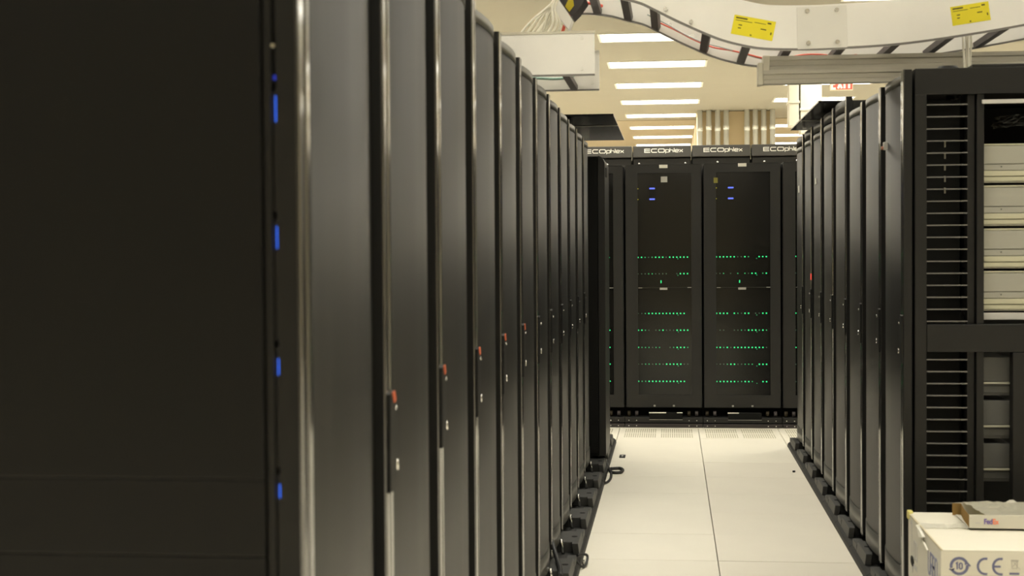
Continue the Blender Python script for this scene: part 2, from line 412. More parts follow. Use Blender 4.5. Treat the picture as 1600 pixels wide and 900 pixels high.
fr('base_beam', M_PAINT, .902, 1.90, 0, .596, .02, .0995)
fr('back_sheet', M_DARK, .95, 1.85, .50, .52, .10, 1.96)
fr('slot_backing', M_DARK, .946, 1.096, .16, .17, .12, 1.965)
fr('cover_strip', M_TAGG, 1.145, 1.80, .001, .01, 1.933, 1.948)
fr('lower_post', M_PAINT, 1.257, 1.30, .0, .05, .12, 1.01)
obj('dome_cap', M_HANDLE, lambda bm: cyl(bm, (1.03-XR, .05, 2.06), (1.03-XR, .05, 2.078), .045, 20, r1=.036), t)
bm = bmesh.new()
prism(bm, [(0, .0), (.117, .0), (.117, .003), (.127, .003), (.127, 0), (.150, 0), (.150, .012), (.127, .012), (.127, .009), (.117, .009), (.117, .012), (0, .012)], 'z', 0, .004)
bar_me = finish(bm, 'slot_bar', M_BARM)
for i in range(19): link('slot_bar', bar_me, t, (.945-XR, .006, 1.9305-.0448*i))
for i in range(13): link('slot_bar', bar_me, t, (.945-XR, .006, .981-.0449*i))
strip_me = None
for i in range(5):
    bx('hole_light_tab', M_UNITL, (1.036-XR, 1.041-XR, .150, .158, 1.795-.044*i-.011, 1.795-.044*i+.011), t)  # light behind the punched holes, put in as cream tabs
# a bit of clear wrapping hanging inside
def crumple(bm, cx, cy_, cz, sx, sz, n=10, amp=.012, seed=1, lie=False):
    rnd = random.Random(seed); g = {}
    for i in range(n+1):
        for j in range(n+1):
            a, b = i/n-.5, j/n-.5
            e = 1 - .35*rnd.random()*(abs(a) > .4 or abs(b) > .4)
            d = rnd.uniform(-amp, amp)
            g[i, j] = bm.verts.new((cx+a*sx*e, cy_+d, cz+b*sz*e+.2*a*sz) if not lie else (cx+a*sx*e, cy_+b*sz*e, cz+abs(d)))
    for i in range(n):
        for j in range(n):
            bm.faces.new((g[i, j], g[i+1, j], g[i+1, j+1], g[i, j+1])).smooth = False
    r = bmesh.ops.solidify(bm, geom=bm.faces[:], thickness=.0012)
tag(obj('plastic_wrap', M_FILM, lambda bm: crumple(bm, 1.255, 5.66, 1.870, .13, .05, seed=3, amp=.02)), 'crumpled dark plastic film above the beige equipment in the open rack', 'plastic film')
tag(obj('plastic_scrap', M_FILM, lambda bm: crumple(bm, 1.05, 5.65, 1.962, .06, .025, seed=5, amp=.012)), 'small scrap of plastic film at the top of the slot bars', 'plastic film')
# equipment in the open rack
def chassis(z0, z1, label, dark=False):
    X_0, X_1 = 1.157, (1.84 if not dark else 1.256)
    t = thing('equipment_chassis', label, 'server', (X_0, RY0, 0), 'equipment in the open rack')
    h = z1-z0; wd = X_1-X_0
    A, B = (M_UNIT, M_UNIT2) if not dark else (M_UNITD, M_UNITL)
    bx('body', A, (0, wd, .055, .45, z0+.006*h, z1-.03*h), t)
    if not dark:
        bx('top_lip', M_UNIT2, (0, wd, .050, .056, z1-.07*h, z1-.005), t, .001)
        bx('side_sheet', A, (0, wd, .048, .056, z0+.475*h, z1-.085*h), t, .001)
        bx('rail_strip', M_UNIT, (0, wd, .046, .056, z0+.315*h, z0+.455*h), t, .001)
        bx('rail_strip', M_UNIT2, (0, wd, .043, .056, z0+.17*h, z0+.30*h), t, .002)
        bx('rail_strip', M_UNIT2, (0, wd, .046, .056, z0+.045*h, z0+.155*h), t, .002)
        obj('screw', M_DARK, lambda bm: cyl(bm, (.067, .043, z0+.40*h), (.067, .047, z0+.40*h), .0025, 8), t)
    else:
        bx('side_sheet', A, (0, wd, .046, .056, z0+.36*h, z1-.004), t, .001)
        bx('bottom_lip', B, (0, wd, .040, .056, z0+.30*h, z0+.345*h), t, .001)
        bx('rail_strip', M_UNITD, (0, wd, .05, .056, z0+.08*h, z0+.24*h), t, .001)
for z0, z1, lb in ((1.641, 1.792, 'topmost'), (1.480, 1.637, 'second from the top'), (1.321, 1.476, 'third from the top'), (1.162, 1.317, 'lowest')):
    chassis(z0, z1, f'beige equipment chassis in the open rack, {lb} of four')
t2 = tag(bx('rack_shelf', M_TAGG, (1.157, 1.84, RY0+.04, RY0+.45, 1.130, 1.156), None, .002), 'thin grey shelf under the beige chassis in the open rack', 'shelf')
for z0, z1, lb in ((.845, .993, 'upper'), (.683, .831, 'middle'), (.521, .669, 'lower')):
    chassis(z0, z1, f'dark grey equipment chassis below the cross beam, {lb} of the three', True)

# small things stuck to the short row
def right_sticker(name, mt, y, z0, z1, lab, cat, w_=.05, k=0, d=.012):
    u = (y-RY0) % .602
    xo = XR-(door_profile(min(.588, max(.09, u))) if .085 < u < .588 else 0)
    return tag(bx(name, mt, (xo-d, xo-.0005, y, y+w_, z0, z1), None, .001), lab, cat)
right_sticker('paper_label', M_PAPER, 8.87, 1.781, 1.819, 'cream paper label high on a door in the middle of the short row', 'label', d=.004)
right_sticker('paper_label', M_PAPER, 10.05, 1.775, 1.823, 'cream paper label high on the last door of the short row', 'label', d=.004)
tt = thing('latch_clip', 'small silver clip on the upper door of the open-sided rack', 'clip', (XR-.010, 5.97, 1.806))
obj('body', M_TAGG, lambda bm: box(bm, -.012, .004, -.014, .014, -.016, .016), tt, .004)
obj('knob', mat('amber_knob', (.35, .14, .08), .4), lambda bm: cyl(bm, (-.020, 0, -.008), (-.010, 0, -.008), .007, 12), tt)
bx('indicator_light', M_RLED, (-.004, .008, .02, .035, 1.205, 1.243), racks_r[5])

# ------------------------------------------------------------------ leveling pads along both rows
def pad_meshes(s):
    D = {}
    bm = bmesh.new(); prism(bm, [(s*-.10, 0), (s*.108, 0), (s*.104, .022), (s*.088, .034), (s*-.10, .034)], 'y', 0, .60); D['base'] = finish(bm, 'base', M_PADD, .002)
    bm = bmesh.new()
    pts = [(s*-.02, .0), (s*.066, .0), (s*.066, -.04), (s*.094, -.04), (s*.094, .25), (s*-.045, .25), (s*-.045, .05)]
    A = [bm.verts.new((p[0], p[1]+.18, .034)) for p in pts]; B = [bm.verts.new((p[0]-(.006*s if abs(p[0]) > .06 else 0), p[1]+.18, .084)) for p in pts]
    n = len(pts)
    for i in range(n): bm.faces.new((A[i], A[(i+1) % n], B[(i+1) % n], B[i]))
    bm.faces.new(A[::-1]); bm.faces.new(B); D['block'] = finish(bm, 'block', M_PAD, .003)
    bm = bmesh.new(); box(bm, *sorted((s*.052, s*.092)), .44, .58, .034, .066); D['step'] = finish(bm, 'step', M_PAD, .004)
    bm = bmesh.new(); box(bm, *sorted((s*-.045, s*.04)), .45, .59, .034, .05); D['inner_step'] = finish(bm, 'inner_step', M_PADD, .004)
    bm = bmesh.new(); cyl(bm, (s*.062, .30, .080), (s*.062, .30, .0853), .014, 14); D['bolt_hole'] = finish(bm, 'bolt_hole', M_DARK)
    bm = bmesh.new(); cyl(bm, (s*.020, .150, .034), (s*.012, .135, .105), .008, 10); D['bolt'] = finish(bm, 'bolt', M_CHROME)
    return D
PL, PR = pad_meshes(1), pad_meshes(-1)
for i in range(8):
    y = 5.80+.603*i
    t = thing('leveling_pad', f'grey cast leveling pad under the long rack row, {ORD[i]} from the camera', 'leveling pad', (XL, y, 0), 'leveling pads of the long row')
    for k, me in PL.items():
        if k == 'step' and i == 7: continue
        link(k, me, t)
for i in range(8):
    y = 5.665+.603*i
    t = thing('leveling_pad', f'grey cast leveling pad under the short rack row, {ORD[i]} from the white carton', 'leveling pad', (XR+.055, y, 0), 'leveling pads of the short row')
    for k, me in PR.items(): link(k, me, t)

# ------------------------------------------------------------------ back row
BX = [-.981, -.369, .243, .855]; BW = .610; BY = 11.60
leds_A = ["99435999299989 9".replace(' ', ''), "322453222002779", "316999999999790", "996201492339998", "964414600148884", "324424428989931", "846999998999990"]
leds_B = ["999978339500898", "324030504399057", "999809439901388", "021003341999595", "874729998898773", "232687325540997", "998999449740099"]
LZ = [1.336, 1.206, .893, .761, .625, .493, .357]
leds_L = ["000000000000004", "000000000000000", "000000000000000", "000000000000008", "000000000000008", "000000000000009", "000000000000009"]
leds_R = ["900000000000000", "300000000000000", "900000000000000", "300000000000000", "900000000000000", "300000000000000", "300000000000000"]
blabels = ['black cabinet with perforated door against the far end, half hidden by the long rack row',
           'black far cabinet with green light rows and a grey square label near its top',
           'black far cabinet with green light rows and a small yellow sticker near its top',
           'black cabinet at the far end of the aisle, half hidden by the short rack row']
for i in range(4):
    t = thing('network_cabinet', blabels[i], 'cabinet', (BX[i], BY, 0), 'cabinets across the far end')
    dz = .004*i
    bx('body', M_CAB, (.006, BW-.004, .034, 1.0, .15, 2.055+dz), t, .003)
    bx('plinth', M_DARK, (0, BW, .13, .95, 0, .149), t)
    def doorf(bm):
        o_, i_ = (.010, BW-.010, .152, 2.058+dz), (.104, .524, .25, 1.998)
        box(bm, o_[0], i_[0], 0, .03, o_[2], o_[3]); box(bm, i_[1], o_[1], 0, .03, o_[2], o_[3])
        box(bm, i_[0], i_[1], 0, .03, o_[2], i_[2]); box(bm, i_[0], i_[1], 0, .03, i_[3], o_[3])
        bmesh.ops.remove_doubles(bm, verts=bm.verts, dist=1e-5)
    d = obj('door', M_CAB, doorf, t)
    bx('door_mesh', M_BMESH, (.104, .524, .012, .02, .25, 1.998), d)
    bx('top_lip', M_TRIM, (.012, BW-.012, -.003, .03, 2.0585+dz, 2.062+dz), d)
    bx('name_tag', M_PAPER, (.275, .34, -.003, 0, 2.032+dz, 2.058+dz), d)
    bx('latch_bar', M_TRIM, (.108, .52, .004, .012, 1.092, 1.098), d)
    bx('latch_end', M_TAGG, (.108, .138, .003, .011, 1.093, 1.097), d); bx('latch_end', M_TAGG, (.492, .522, .003, .011, 1.094, 1.099), d)
    bx('latch_tag', M_TAGG, (.275, .335, .002, .011, 1.079, 1.096), d)
    for q in (.231, .382): bx('door_screw', M_TAGG, (q-.008, q+.008, -.003, 0, .158, .172), d, .003)
    if i == 1: bx('paper_label', M_TAGG, (.287, .338, .006, .012, 1.925, 1.970), d)
    if i == 2: bx('yellow_label', mat('dim_yellow', (.22, .2, .03), .6), (.086, .118, -.003, -.0002, 1.914, 1.956), d)
    for q in (.098, .46): obj('top_stud', M_CHROME, lambda bm: cyl(bm, (q+.02, .02, 2.06+dz), (q+.02, .02, 2.076+dz), .007, 8), t)
    P = (leds_L, leds_A, leds_B, leds_R)[i]
    for lv, mt, nm in (((7, 9), M_GREEN, 'bright_lights'), ((4, 6), M_GREEN2, 'status_lights'), ((1, 3), M_GREEN3, 'dim_lights')):
        bm = bmesh.new(); n = 0
        for zz, row in zip(LZ, P):
            for c, ch in enumerate(row):
                if lv[0] <= int(ch) <= lv[1]:
                    hs = .0046 if lv[0] == 7 else .0036
                    xx = .106+.0276*c; box(bm, xx-hs, xx+hs, .006, .0125, zz-hs, zz+hs); n += 1
            if lv[0] == 4 and i in (1, 2):
                box(bm, .106+.0276*11.3-.003, .106+.0276*11.3+.003, .007, .0125, zz-.016, zz-.011)
        if n:
            o = link(nm, finish(bm, nm, mt), t); o['kind'] = 'stuff'
        else: bm.free()
    if i in (1, 2):
        bx('power_light', M_GREEN, (.282, .289, .004, .0125, 1.132, 1.154), t, .002)
        for zz in (1.877, 1.793):
            bx('blue_light', M_BLUE2, (.197, .240, .005, .0125, zz-.006, zz+.006), t, .002)
            bx('yellow_light', M_YLED, (.104, .111, .006, .0125, zz-.004, zz+.002), t)
    # foot of the cabinet
    bx('base_rail', M_PADD, (.0, BW-.002, -.055, .10, .036, .078), t, .003)
    bx('floor_rail', mat('floor_rail_brown', (.035, .028, .028), .5), (.0, BW-.002, -.07, .12, 0, .030), t, .003)
    bx('shroud', M_DARK, (.19, .45, -.058, -.02, .064, .118), t, .004)
    bx('shroud_lip', M_TAGG, (.19, .45, -.0605, -.057, .060, .063), t)
    bx('bright_strip', M_CHROME, (.187, .322 if i != 2 else .275, -.062, -.056, .112, .121), t, .001)
    if i != 2: bx('bright_strip', M_CHROME, (.405, .450, -.062, -.056, .113, .121), t, .001)
    for q in (.03, .09, .5, .56):
        obj('caster', M_BRASS if q in (.03, .5) else M_RUNG, lambda bm: cyl(bm, (q-.012, .02, .10), (q+.012, .02, .10), .022, 14), t)
        obj('rail_bolt', M_STEEL, lambda bm: cyl(bm, (q, -.060, .055), (q, -.054, .055), .004, 8), t)
        obj('rail_bolt', M_STEEL, lambda bm: cyl(bm, (q, -.075, .015), (q, -.069, .015), .004, 8), t)

# ------------------------------------------------------------------ cooling cabinets with lettering
def rrect(x, z, w_, h, r=.2):
    return [(x+r*h, z), (x+w_-r*h, z), (x+w_, z+r*h), (x+w_, z+h-r*h), (x+w_-r*h, z+h), (x+r*h, z+h), (x, z+h-r*h), (x, z+r*h)]
def eco_letters(bm):
    h, s = .034, .0075; x = 0
    # E
    stroke(bm, [(.056, h), (0, h), (0, 0), (.056, 0)], s); stroke(bm, [(0, h/2), (.054, h/2)], s)
    x = .069   # C
    stroke(bm, [(x+.056, h), (x+.008, h), (x, h-.008), (x, .008), (x+.008, 0), (x+.056, 0)], s)
    x = .139   # O
    stroke(bm, rrect(x, 0, .060, h), s, closed=True)
    lw = .026; x = .212; s2 = .0065   # p
    stroke(bm, [(x, -.012), (x, lw), (x+.030, lw), (x+.034, lw-.004), (x+.034, .004), (x+.030, 0), (x, 0)], s2)
    x = .255   # h
    stroke(bm, [(x, 0), (x, h+.006)], s2); stroke(bm, [(x, lw-.004), (x+.026, lw-.004), (x+.031, lw-.009), (x+.031, 0)], s2)
    x = .298; stroke(bm, [(x, 0), (x, h+.006)], s2)   # l
    x = .309   # e
    stroke(bm, [(x+.032, 0), (x+.004, 0), (x, .004), (x, lw-.004), (x+.004, lw), (x+.029, lw), (x+.033, lw-.004), (x+.033, lw/2), (x, lw/2)], s2)
    x = .351   # x
    stroke(bm, [(x, 0), (x+.034, lw)], s2); stroke(bm, [(x, lw), (x+.034, 0)], s2)
bm = bmesh.new(); eco_letters(bm); eco_me = finish(bm, 'lettering', M_LET)
for i in range(5):
    x = -.990+.597*i
    t = thing('cooling_cabinet', f'tall dark cooling cabinet with white header lettering, {ORD[i]} counting from the long row', 'cooling cabinet', (x, 15.0, 0), 'cooling cabinets behind the far row')
    bx('body', M_CAB, (.006, .591, .08, 1.1, .02, 2.42), t, .004)
    bx('door', M_CAB, (.012, .585, .04, .079, .06, 2.32), t, .004)
    bx('header', M_HEAD, (.008, .589, 0, .079, 2.332, 2.447), t, .006)
    link('lettering', eco_me, t, (.125, -.0015, 2.381))
    bx('foot', M_DARK, (.03, .567, .1, 1.05, 0, .019), t)
    bx('edge_strip', M_UNITL, (.590, .5955, .02, .06, 2.30, 2.44), t)

# ------------------------------------------------------------------ conduits, ducts, EXIT sign
pipes = [.497, .652, .805, .952, 1.308, 1.452, 1.597, 1.747]
for i, x in enumerate(pipes):
    t = thing('conduit_pipe', f'shiny vertical conduit on the peach wall, {ORD[i % 4]} in the {"bunch by the lights" if i < 4 else "bunch by the duct"}', 'pipe', (x, 25.80, 0), 'conduits on the peach wall')
    obj('pipe', M_STEEL, lambda bm: cyl(bm, (0, 0, 0), (0, 0, CEIL), .045, 20), t)
    obj('coupling', M_STEEL, lambda bm: cyl(bm, (0, 0, 3.44+.02*(i % 2)), (0, 0, 3.52+.02*(i % 2)), .052, 20), t)
for nm, x0, x1, zb, lab in (('air_duct', 1.54, 1.670, 3.0, 'narrow cream duct hanging from the ceiling beside the EXIT sign'), ('air_duct', 1.69, 1.965, 2.9, 'wide cream duct hanging from the ceiling behind the dark overhead panel')):
    t = thing(nm, lab, 'duct', (x0, 19.6, 0))
    bx('duct', M_CREAM, (0, x1-x0, 0, .3, zb, CEIL), t, .006)
    bx('flange', M_CREAM, (-.012, x1-x0+.012, -.012, .312, zb+.30, zb+.33), t, .002)
t = thing('exit_sign', 'small red EXIT sign hanging below the ceiling over the short rack row', 'sign', (2.264, 20.0, 3.50))
bx('housing', M_EXITW, (-.15, .15, .002, .05, 0, .17), t, .004)
bx('face', M_EXITB, (-.14, .14, -.002, .003, .008, .162), t)
bx('stem', M_EXITW, (-.012, .012, .015, .04, .17, .30), t)
def exit_letters(bm):
    h, s = .125, .028
    x = 0; stroke(bm, [(.05, h), (0, h), (0, 0), (.05, 0)], s); stroke(bm, [(0, h/2), (.045, h/2)], s)
    x = .08; stroke(bm, [(x, 0), (x+.05, h)], s); stroke(bm, [(x, h), (x+.05, 0)], s)
    x = .165; stroke(bm, [(x, 0), (x, h)], s)
    x = .195; stroke(bm, [(x, h), (x+.06, h)], s); stroke(bm, [(x+.03, h), (x+.03, 0)], s)
obj('lettering', M_EXIT, exit_letters, t, loc=(-.127, -.004, .022))

# ------------------------------------------------------------------ overhead panels at the row ends
def overhead(label, x0, x1, y0, ym, y1, zfoot, zp, legs):
    t = thing('overhead_panel', label, 'overhead panel', (0, 0, 0))
    bx('panel', M_CANOPY, (x0, x1, y0, ym-.006, zp, zp+.012), t, .002); bx('panel', M_CANOPY, (x0, x1, ym+.006, y1, zp, zp+.012), t, .002)
    bx('seam_strip', M_TAGG, (x0, x1, ym-.012, ym+.012, zp-.004, zp), t)
    for (lx, ly) in legs: bx('standoff', M_PAINT, (lx-.02, lx+.02, ly-.02, ly+.02, zfoot, zp), t)
    return t
overhead('flat black panel over the far end of the long rack row, jutting over the aisle', -1.05, -.342, 8.80, 9.50, 10.80, 2.042, 2.2, ((-.9, 8.9), (-.62, 8.9)))
overhead('flat black panel laid over the short rack row, jutting over the aisle', .782, 1.60, 7.98, 9.05, 9.82, 2.132, 2.175, ((1.0, 8.1), (1.5, 8.1), (1.0, 9.7), (1.5, 9.7)))

# ------------------------------------------------------------------ overhead cable tray (wavy), cable trough, strut beam
near = [(-.46, 2.452), (-.36, 2.4515), (-.27, 2.440), (-.20, 2.420), (-.123, 2.399), (-.059, 2.367), (.036, 2.318), (.149, 2.265), (.228, 2.235), (.325, 2.211), (.40, 2.202), (.515, 2.198), (.641, 2.199), (.892, 2.210), (1.14, 2.238), (1.386, 2.275), (1.75, 2.34), (2.3, 2.46)]
path = [(q.x, q.y) for q in smooth_path([(a, b, 0) for a, b in near], 5)]
def normal_at(i):
    a = path[max(0, i-1)]; b = path[min(len(path)-1, i+1)]
    d = Vector((b[0]-a[0], b[1]-a[1])).normalized()
    return Vector((-d.y, d.x))
def rail(bm, y, inward, h=.178, fl=.028, th=.003):
    """channel rail swept along the path: web at y, flanges towards inward"""
    i_ = inward
    prof = [(0, 0), (fl*i_, 0), (fl*i_, th), (th*i_, th), (th*i_, h-th), (fl*i_, h-th), (fl*i_, h), (0, h)]
    rings = []
    for i, (x, z) in enumerate(path):
        n = normal_at(i)
        rings.append([bm.verts.new((x+n.x*p[1], y+p[0], z+n.y*p[1])) for p in prof])
    k = len(prof)
    for A, B in zip(rings, rings[1:]):
        for j in range(k): bm.faces.new((A[j], A[(j+1) % k], B[(j+1) % k], B[j])).smooth = False
    bm.faces.new(rings[0][::-1]); bm.faces.new(rings[-1])
YN, YF = 6.0, 6.6
tray = thing('cable_tray', 'white aluminium ladder cable tray waving over the racks with yellow stickers', 'cable tray', (0, 0, 0))
obj('side_rail', M_ALU, lambda bm: rail(bm, YN, 1), tray)
obj('side_rail', M_ALU, lambda bm: rail(bm, YF, -1), tray)
def edge(bm, y, out):
    rings = []
    for i, (x, z) in enumerate(path):
        n = normal_at(i)
        rings.append([bm.verts.new((x+n.x*b, y+a*out, z+n.y*b)) for a, b in ((-.001, -.002), (.003, -.002), (.003, .006), (-.001, .006))])
    for A, B in zip(rings, rings[1:]):
        for j in range(4): bm.faces.new((A[j], A[(j+1) % 4], B[(j+1) % 4], B[j]))
    bm.faces.new(rings[0][::-1]); bm.faces.new(rings[-1])
obj('edge_strip', M_EDGE, lambda bm: edge(bm, YN, -1), tray)  # shade line under the rail, built as a strip
obj('edge_strip', M_EDGE, lambda bm: edge(bm, YF-.03, -1), tray)
def at_x(x):
    for i in range(len(path)-1):
        if path[i][0] <= x <= path[i+1][0]:
            f = (x-path[i][0])/(path[i+1][0]-path[i][0])
            return path[i][1]+f*(path[i+1][1]-path[i][1]), (normal_at(i)*(1-f)+normal_at(i+1)*f).normalized()
    return path[-1][1], Vector((0, 1))
for x in (-.325, -.19, -.072, .140, .304, .470, .685, .900, 1.115, 1.33, 1.55, 1.78, 2.0):
    z, n = at_x(x); tx = Vector((n.y, -n.x)); w_ = .017
    q = [(x+tx.x*a+n.x*b, z+tx.y*a+n.y*b) for a, b in ((-w_, .004), (w_, .004), (w_, .028), (-w_, .028))]
    obj('rung', M_RUNG, lambda bm: prism(bm, q, 'y', YN+.004, YF-.004), tray)
def on_rail(name, mt, x, h0, h1, half, d0, d1, parent, bev=.0, rot=0):
    """plate on the outer face of the near rail, following the wave"""
    z, n = at_x(x); tx = Vector((n.y, -n.x))
    q = [(x+tx.x*a+n.x*b, z+tx.y*a+n.y*b) for a, b in ((-half, h0), (half, h0), (half, h1), (-half, h1))]
    return obj(name, mt, lambda bm: prism(bm, q, 'y', YN-d1, YN-d0), parent, bev)
on_rail('splice_plate', M_ALU2 if 0 else mat('splice_grey', (.80, .79, .75), .4, .35), .604, .004, .172, .098, 0, .004, tray, .001)
for (x, z) in ((-.02, 2.372), (.082, 2.318), (.543, 2.351), (.659, 2.353), (.548, 2.223), (.662, 2.225)):
    obj('bolt', M_CHROME, lambda bm: cyl(bm, (x, YN-.016, z), (x, YN, z), .009, 12), tray)
for (x, z) in ((-.006, 2.398), (.093, 2.345)):
    obj('bolt', M_CHROME, lambda bm: cyl(bm, (x, YF-.018, z), (x, YF, z), .011, 12), tray)
def rail_label(x, h0, h1, half):
    z, n = at_x(x)
    l = on_rail('warning_label', M_YEL, x, h0, h1, half, .0005, .0018, tray)
    tx = Vector((n.y, -n.x)); ang = math.atan2(tx.y, tx.x)
    def ink(bm):
        for a0, a1, b, ww in ((-.9, -.35, .87, .006), (-.9, -.1, .74, .0022), (0, .55, .78, .0022), (.62, .80, .85, .006), (.35, .62, .50, .004), (-.72, -.55, .52, .004), (-.1, -.02, .1, .005), (.84, .90, .35, .010), (-.72, -.58, .36, .004)):
            stroke(bm, [(a0*half, h0+b*(h1-h0)), (a1*half, h0+b*(h1-h0))], ww, .0004)
    o = obj('label_print', M_INK, ink, l); o['kind'] = 'stuff'; o.location = (x, YN-.0024, z); o.rotation_euler = (0, -ang, 0); return l
rail_label(.315, .040, .118, .084); rail_label(1.192, .045, .120, .074)
# end of the tray
obj('end_plate', M_ALU, lambda bm: prism(bm, [(-.492, 2.412), (-.428, 2.330), (-.412, 2.375), (-.470, 2.462)], 'y', 6.22, 6.30), tray, .003)
obj('end_cap', mat('tray_end_shade', (.05, .045, .05), .5), lambda bm: prism(bm, [(-.474, 2.47), (-.418, 2.395), (-.392, 2.42), (-.356, 2.47), (-.40, 2.56), (-.45, 2.56)], 'y', 6.26, 6.44), tray, .004)  # dark colour for the cable bundle and the rail's shaded inside
obj('end_sticker', mat('mustard_sticker', (.62, .50, .02), .5), lambda bm: prism(bm, [(-.446, 2.437), (-.428, 2.414), (-.408, 2.440), (-.412, 2.468), (-.430, 2.470)], 'y', 6.2555, 6.2595), tray)
obj('end_curl', M_ALU, lambda bm: prism(bm, [(q[0], q[1]) for q in arc(-.385, 2.452, .055, 0, 180, 10)], 'y', YF-.03, YF-.002), tray)

trough = thing('cable_trough', 'short white ladder trough end over the long rack row with cables dropping in', 'cable tray', (0, 0, 0))
def trough_rail(bm, y, i_, x1):
    h, fl, th = .177, .028, .003
    prism(bm, [(y, 0), (y+fl*i_, 0), (y+fl*i_, th), (y+th*i_, th), (y+th*i_, h-th), (y+fl*i_, h-th), (y+fl*i_, h), (y, h)], 'x', -1.7, x1)
o = obj('side_rail', M_ALU, lambda bm: trough_rail(bm, YN, 1, -.308), trough); o.location.z = 2.114
o = obj('side_rail', M_ALU, lambda bm: trough_rail(bm, YF, -1, -.318), trough); o.location.z = 2.114
bx('edge_strip', M_EDGE, (-1.7, -.308, 5.997, 6.001, 2.112, 2.119), trough); bx('edge_strip', M_EDGE, (-1.7, -.318, 6.568, 6.572, 2.112, 2.119), trough)
bx('top_lip', M_CREAM, (-1.7, -.306, 5.996, 6.002, 2.284, 2.294), trough)
for x in (-.43, -.66, -.89, -1.12, -1.35): bx('rung', M_RUNG, (x-.015, x+.015, YN+.004, YF-.004, 2.117, 2.140), trough)
for x, z in ((-.36, 2.265), (-.36, 2.14)): obj('bolt', M_STEEL, lambda bm: cyl(bm, (x, YN-.008, z), (x, YN, z), .007, 10), trough)
obj('bolt', M_STEEL, lambda bm: cyl(bm, (-.35, YF-.012, 2.15), (-.35, YF, 2.15), .008, 10), trough)
for x in (-.75, -1.4):
    for y in (6.03, 6.57): bx('standoff', M_ALU2, (x-.02, x+.02, y-.02, y+.02, 2.042, 2.114), trough)

beam = thing('strut_beam', 'grey aluminium double strut beam lying across the short rack row', 'beam', (0, 0, 0))
def strut(bm, y0, z0, x0, dep=.05, h=.058):
    pts = [(y0, z0), (y0+dep, z0), (y0+dep, z0+h), (y0, z0+h), (y0, z0+h*.72), (y0+.008, z0+h*.66), (y0+.008, z0+h*.34), (y0, z0+h*.28)]
    prism(bm, pts, 'x', x0, 2.1)
obj('channel', M_ALU2, lambda bm: strut(bm, 6.145, 2.136, .388), beam)
obj('channel', M_ALU2, lambda bm: strut(bm, 6.130, 2.0795, .372, .065, .055), beam)
bx('end_cap', M_CREAM, (.376, .405, 6.138, 6.198, 2.118, 2.197), beam, .004)
bx('end_cap', M_CREAM, (.356, .378, 6.124, 6.198, 2.074, 2.166), beam, .004)
bx('bracket', M_ALU2, (1.0, 1.05, 6.13, 6.195, 2.049, 2.0795), beam)
bx('bracket', M_ALU2, (1.7, 1.75, 6.13, 6.195, 2.049, 2.0795), beam)

# cables
fan = [(-.640, -.478), (-.622, -.482), (-.604, -.486), (-.585, -.470), (-.566, -.474), (-.550, -.466), (-.536, -.470), (-.522, -.462), (-.507, -.468), (-.575, -.492), (-.595, -.460)]
for i, (xb, xt) in enumerate(fan):
    y = 6.14+.022*(i % 6)
    tag(obj('white_cable', M_CABLE_W, lambda bm: tube(bm, [(xb-.02, y+.04, 2.145), (xb, y, 2.27), (xb+.045, y, 2.345), (xt-.02, y+.05, 2.44), (xt+.06, y+.10, 2.53), (xt+.20, y+.14, 2.535)], .0052, 7, 6)),
        f'thin white cable fanning from the tray end into the trough, {ORD[i]} of the fan', 'cable', 'white cables dropping into the trough')
tag(obj('red_cable', M_CABLE_R, lambda bm: tube(bm, [(-.48, 6.35, 2.26), (-.464, 6.34, 2.34), (-.44, 6.34, 2.40), (-.40, 6.40, 2.475), (-.30, 6.50, 2.475)], .007, 8, 6)), 'short red cable beside the white plate at the tray end', 'cable')
def tray_cable(nm, mt, y0, y1, x0, x1, h, lab, r=.006):
    pts = []
    for k in range(12):
        x = x0+(x1-x0)*k/11; z, n = at_x(x); pts.append((x, y0+(y1-y0)*k/11+.03*math.sin(k*1.3), z+h+.006*math.sin(k*1.7)))
    tag(obj(nm, mt, lambda bm: tube(bm, pts, r, 7, 4)), lab, 'cable')
tray_cable('red_cable', M_CABLE_R, 6.50, 6.47, -.05, .8, .034, 'long red cable lying inside the wavy overhead tray', .0035)
tray_cable('grey_cable', M_CABLE_G, 6.44, 6.53, -.1, .8, .034, 'grey cable lying beside the red one in the wavy tray', .003)
tag(obj('green_cable', mat('green_grey_cable', (.25, .40, .33), .5), lambda bm: tube(bm, [(-1.0, 6.3, 2.146), (-.62, 6.35, 2.147), (-.50, 6.42, 2.15), (-.43, 6.5, 2.17), (-.42, 6.55, 2.21)], .006, 7, 6)), 'green grey cable lying in the bottom of the white trough', 'cable')
for i in range(4):
    x = 1.168+.011*i
    tag(obj('white_cable', M_CABLE_W, lambda bm: tube(bm, [(x+.02, 6.2, 2.29), (x+.004, 6.11, 2.275+.004*i), (x+.004*math.sin(i*2), 6.075+.012*(i % 2), 2.20), (x+.003-.003*i, 6.07+.012*(i % 2), 2.12), (x-.002*i, 6.09, 2.081)], .0042, 7, 6)),
        f'thin white cable hanging from the wavy tray onto the open rack, {ORD[i]} of four', 'cable', 'white cables dropping onto the open rack')

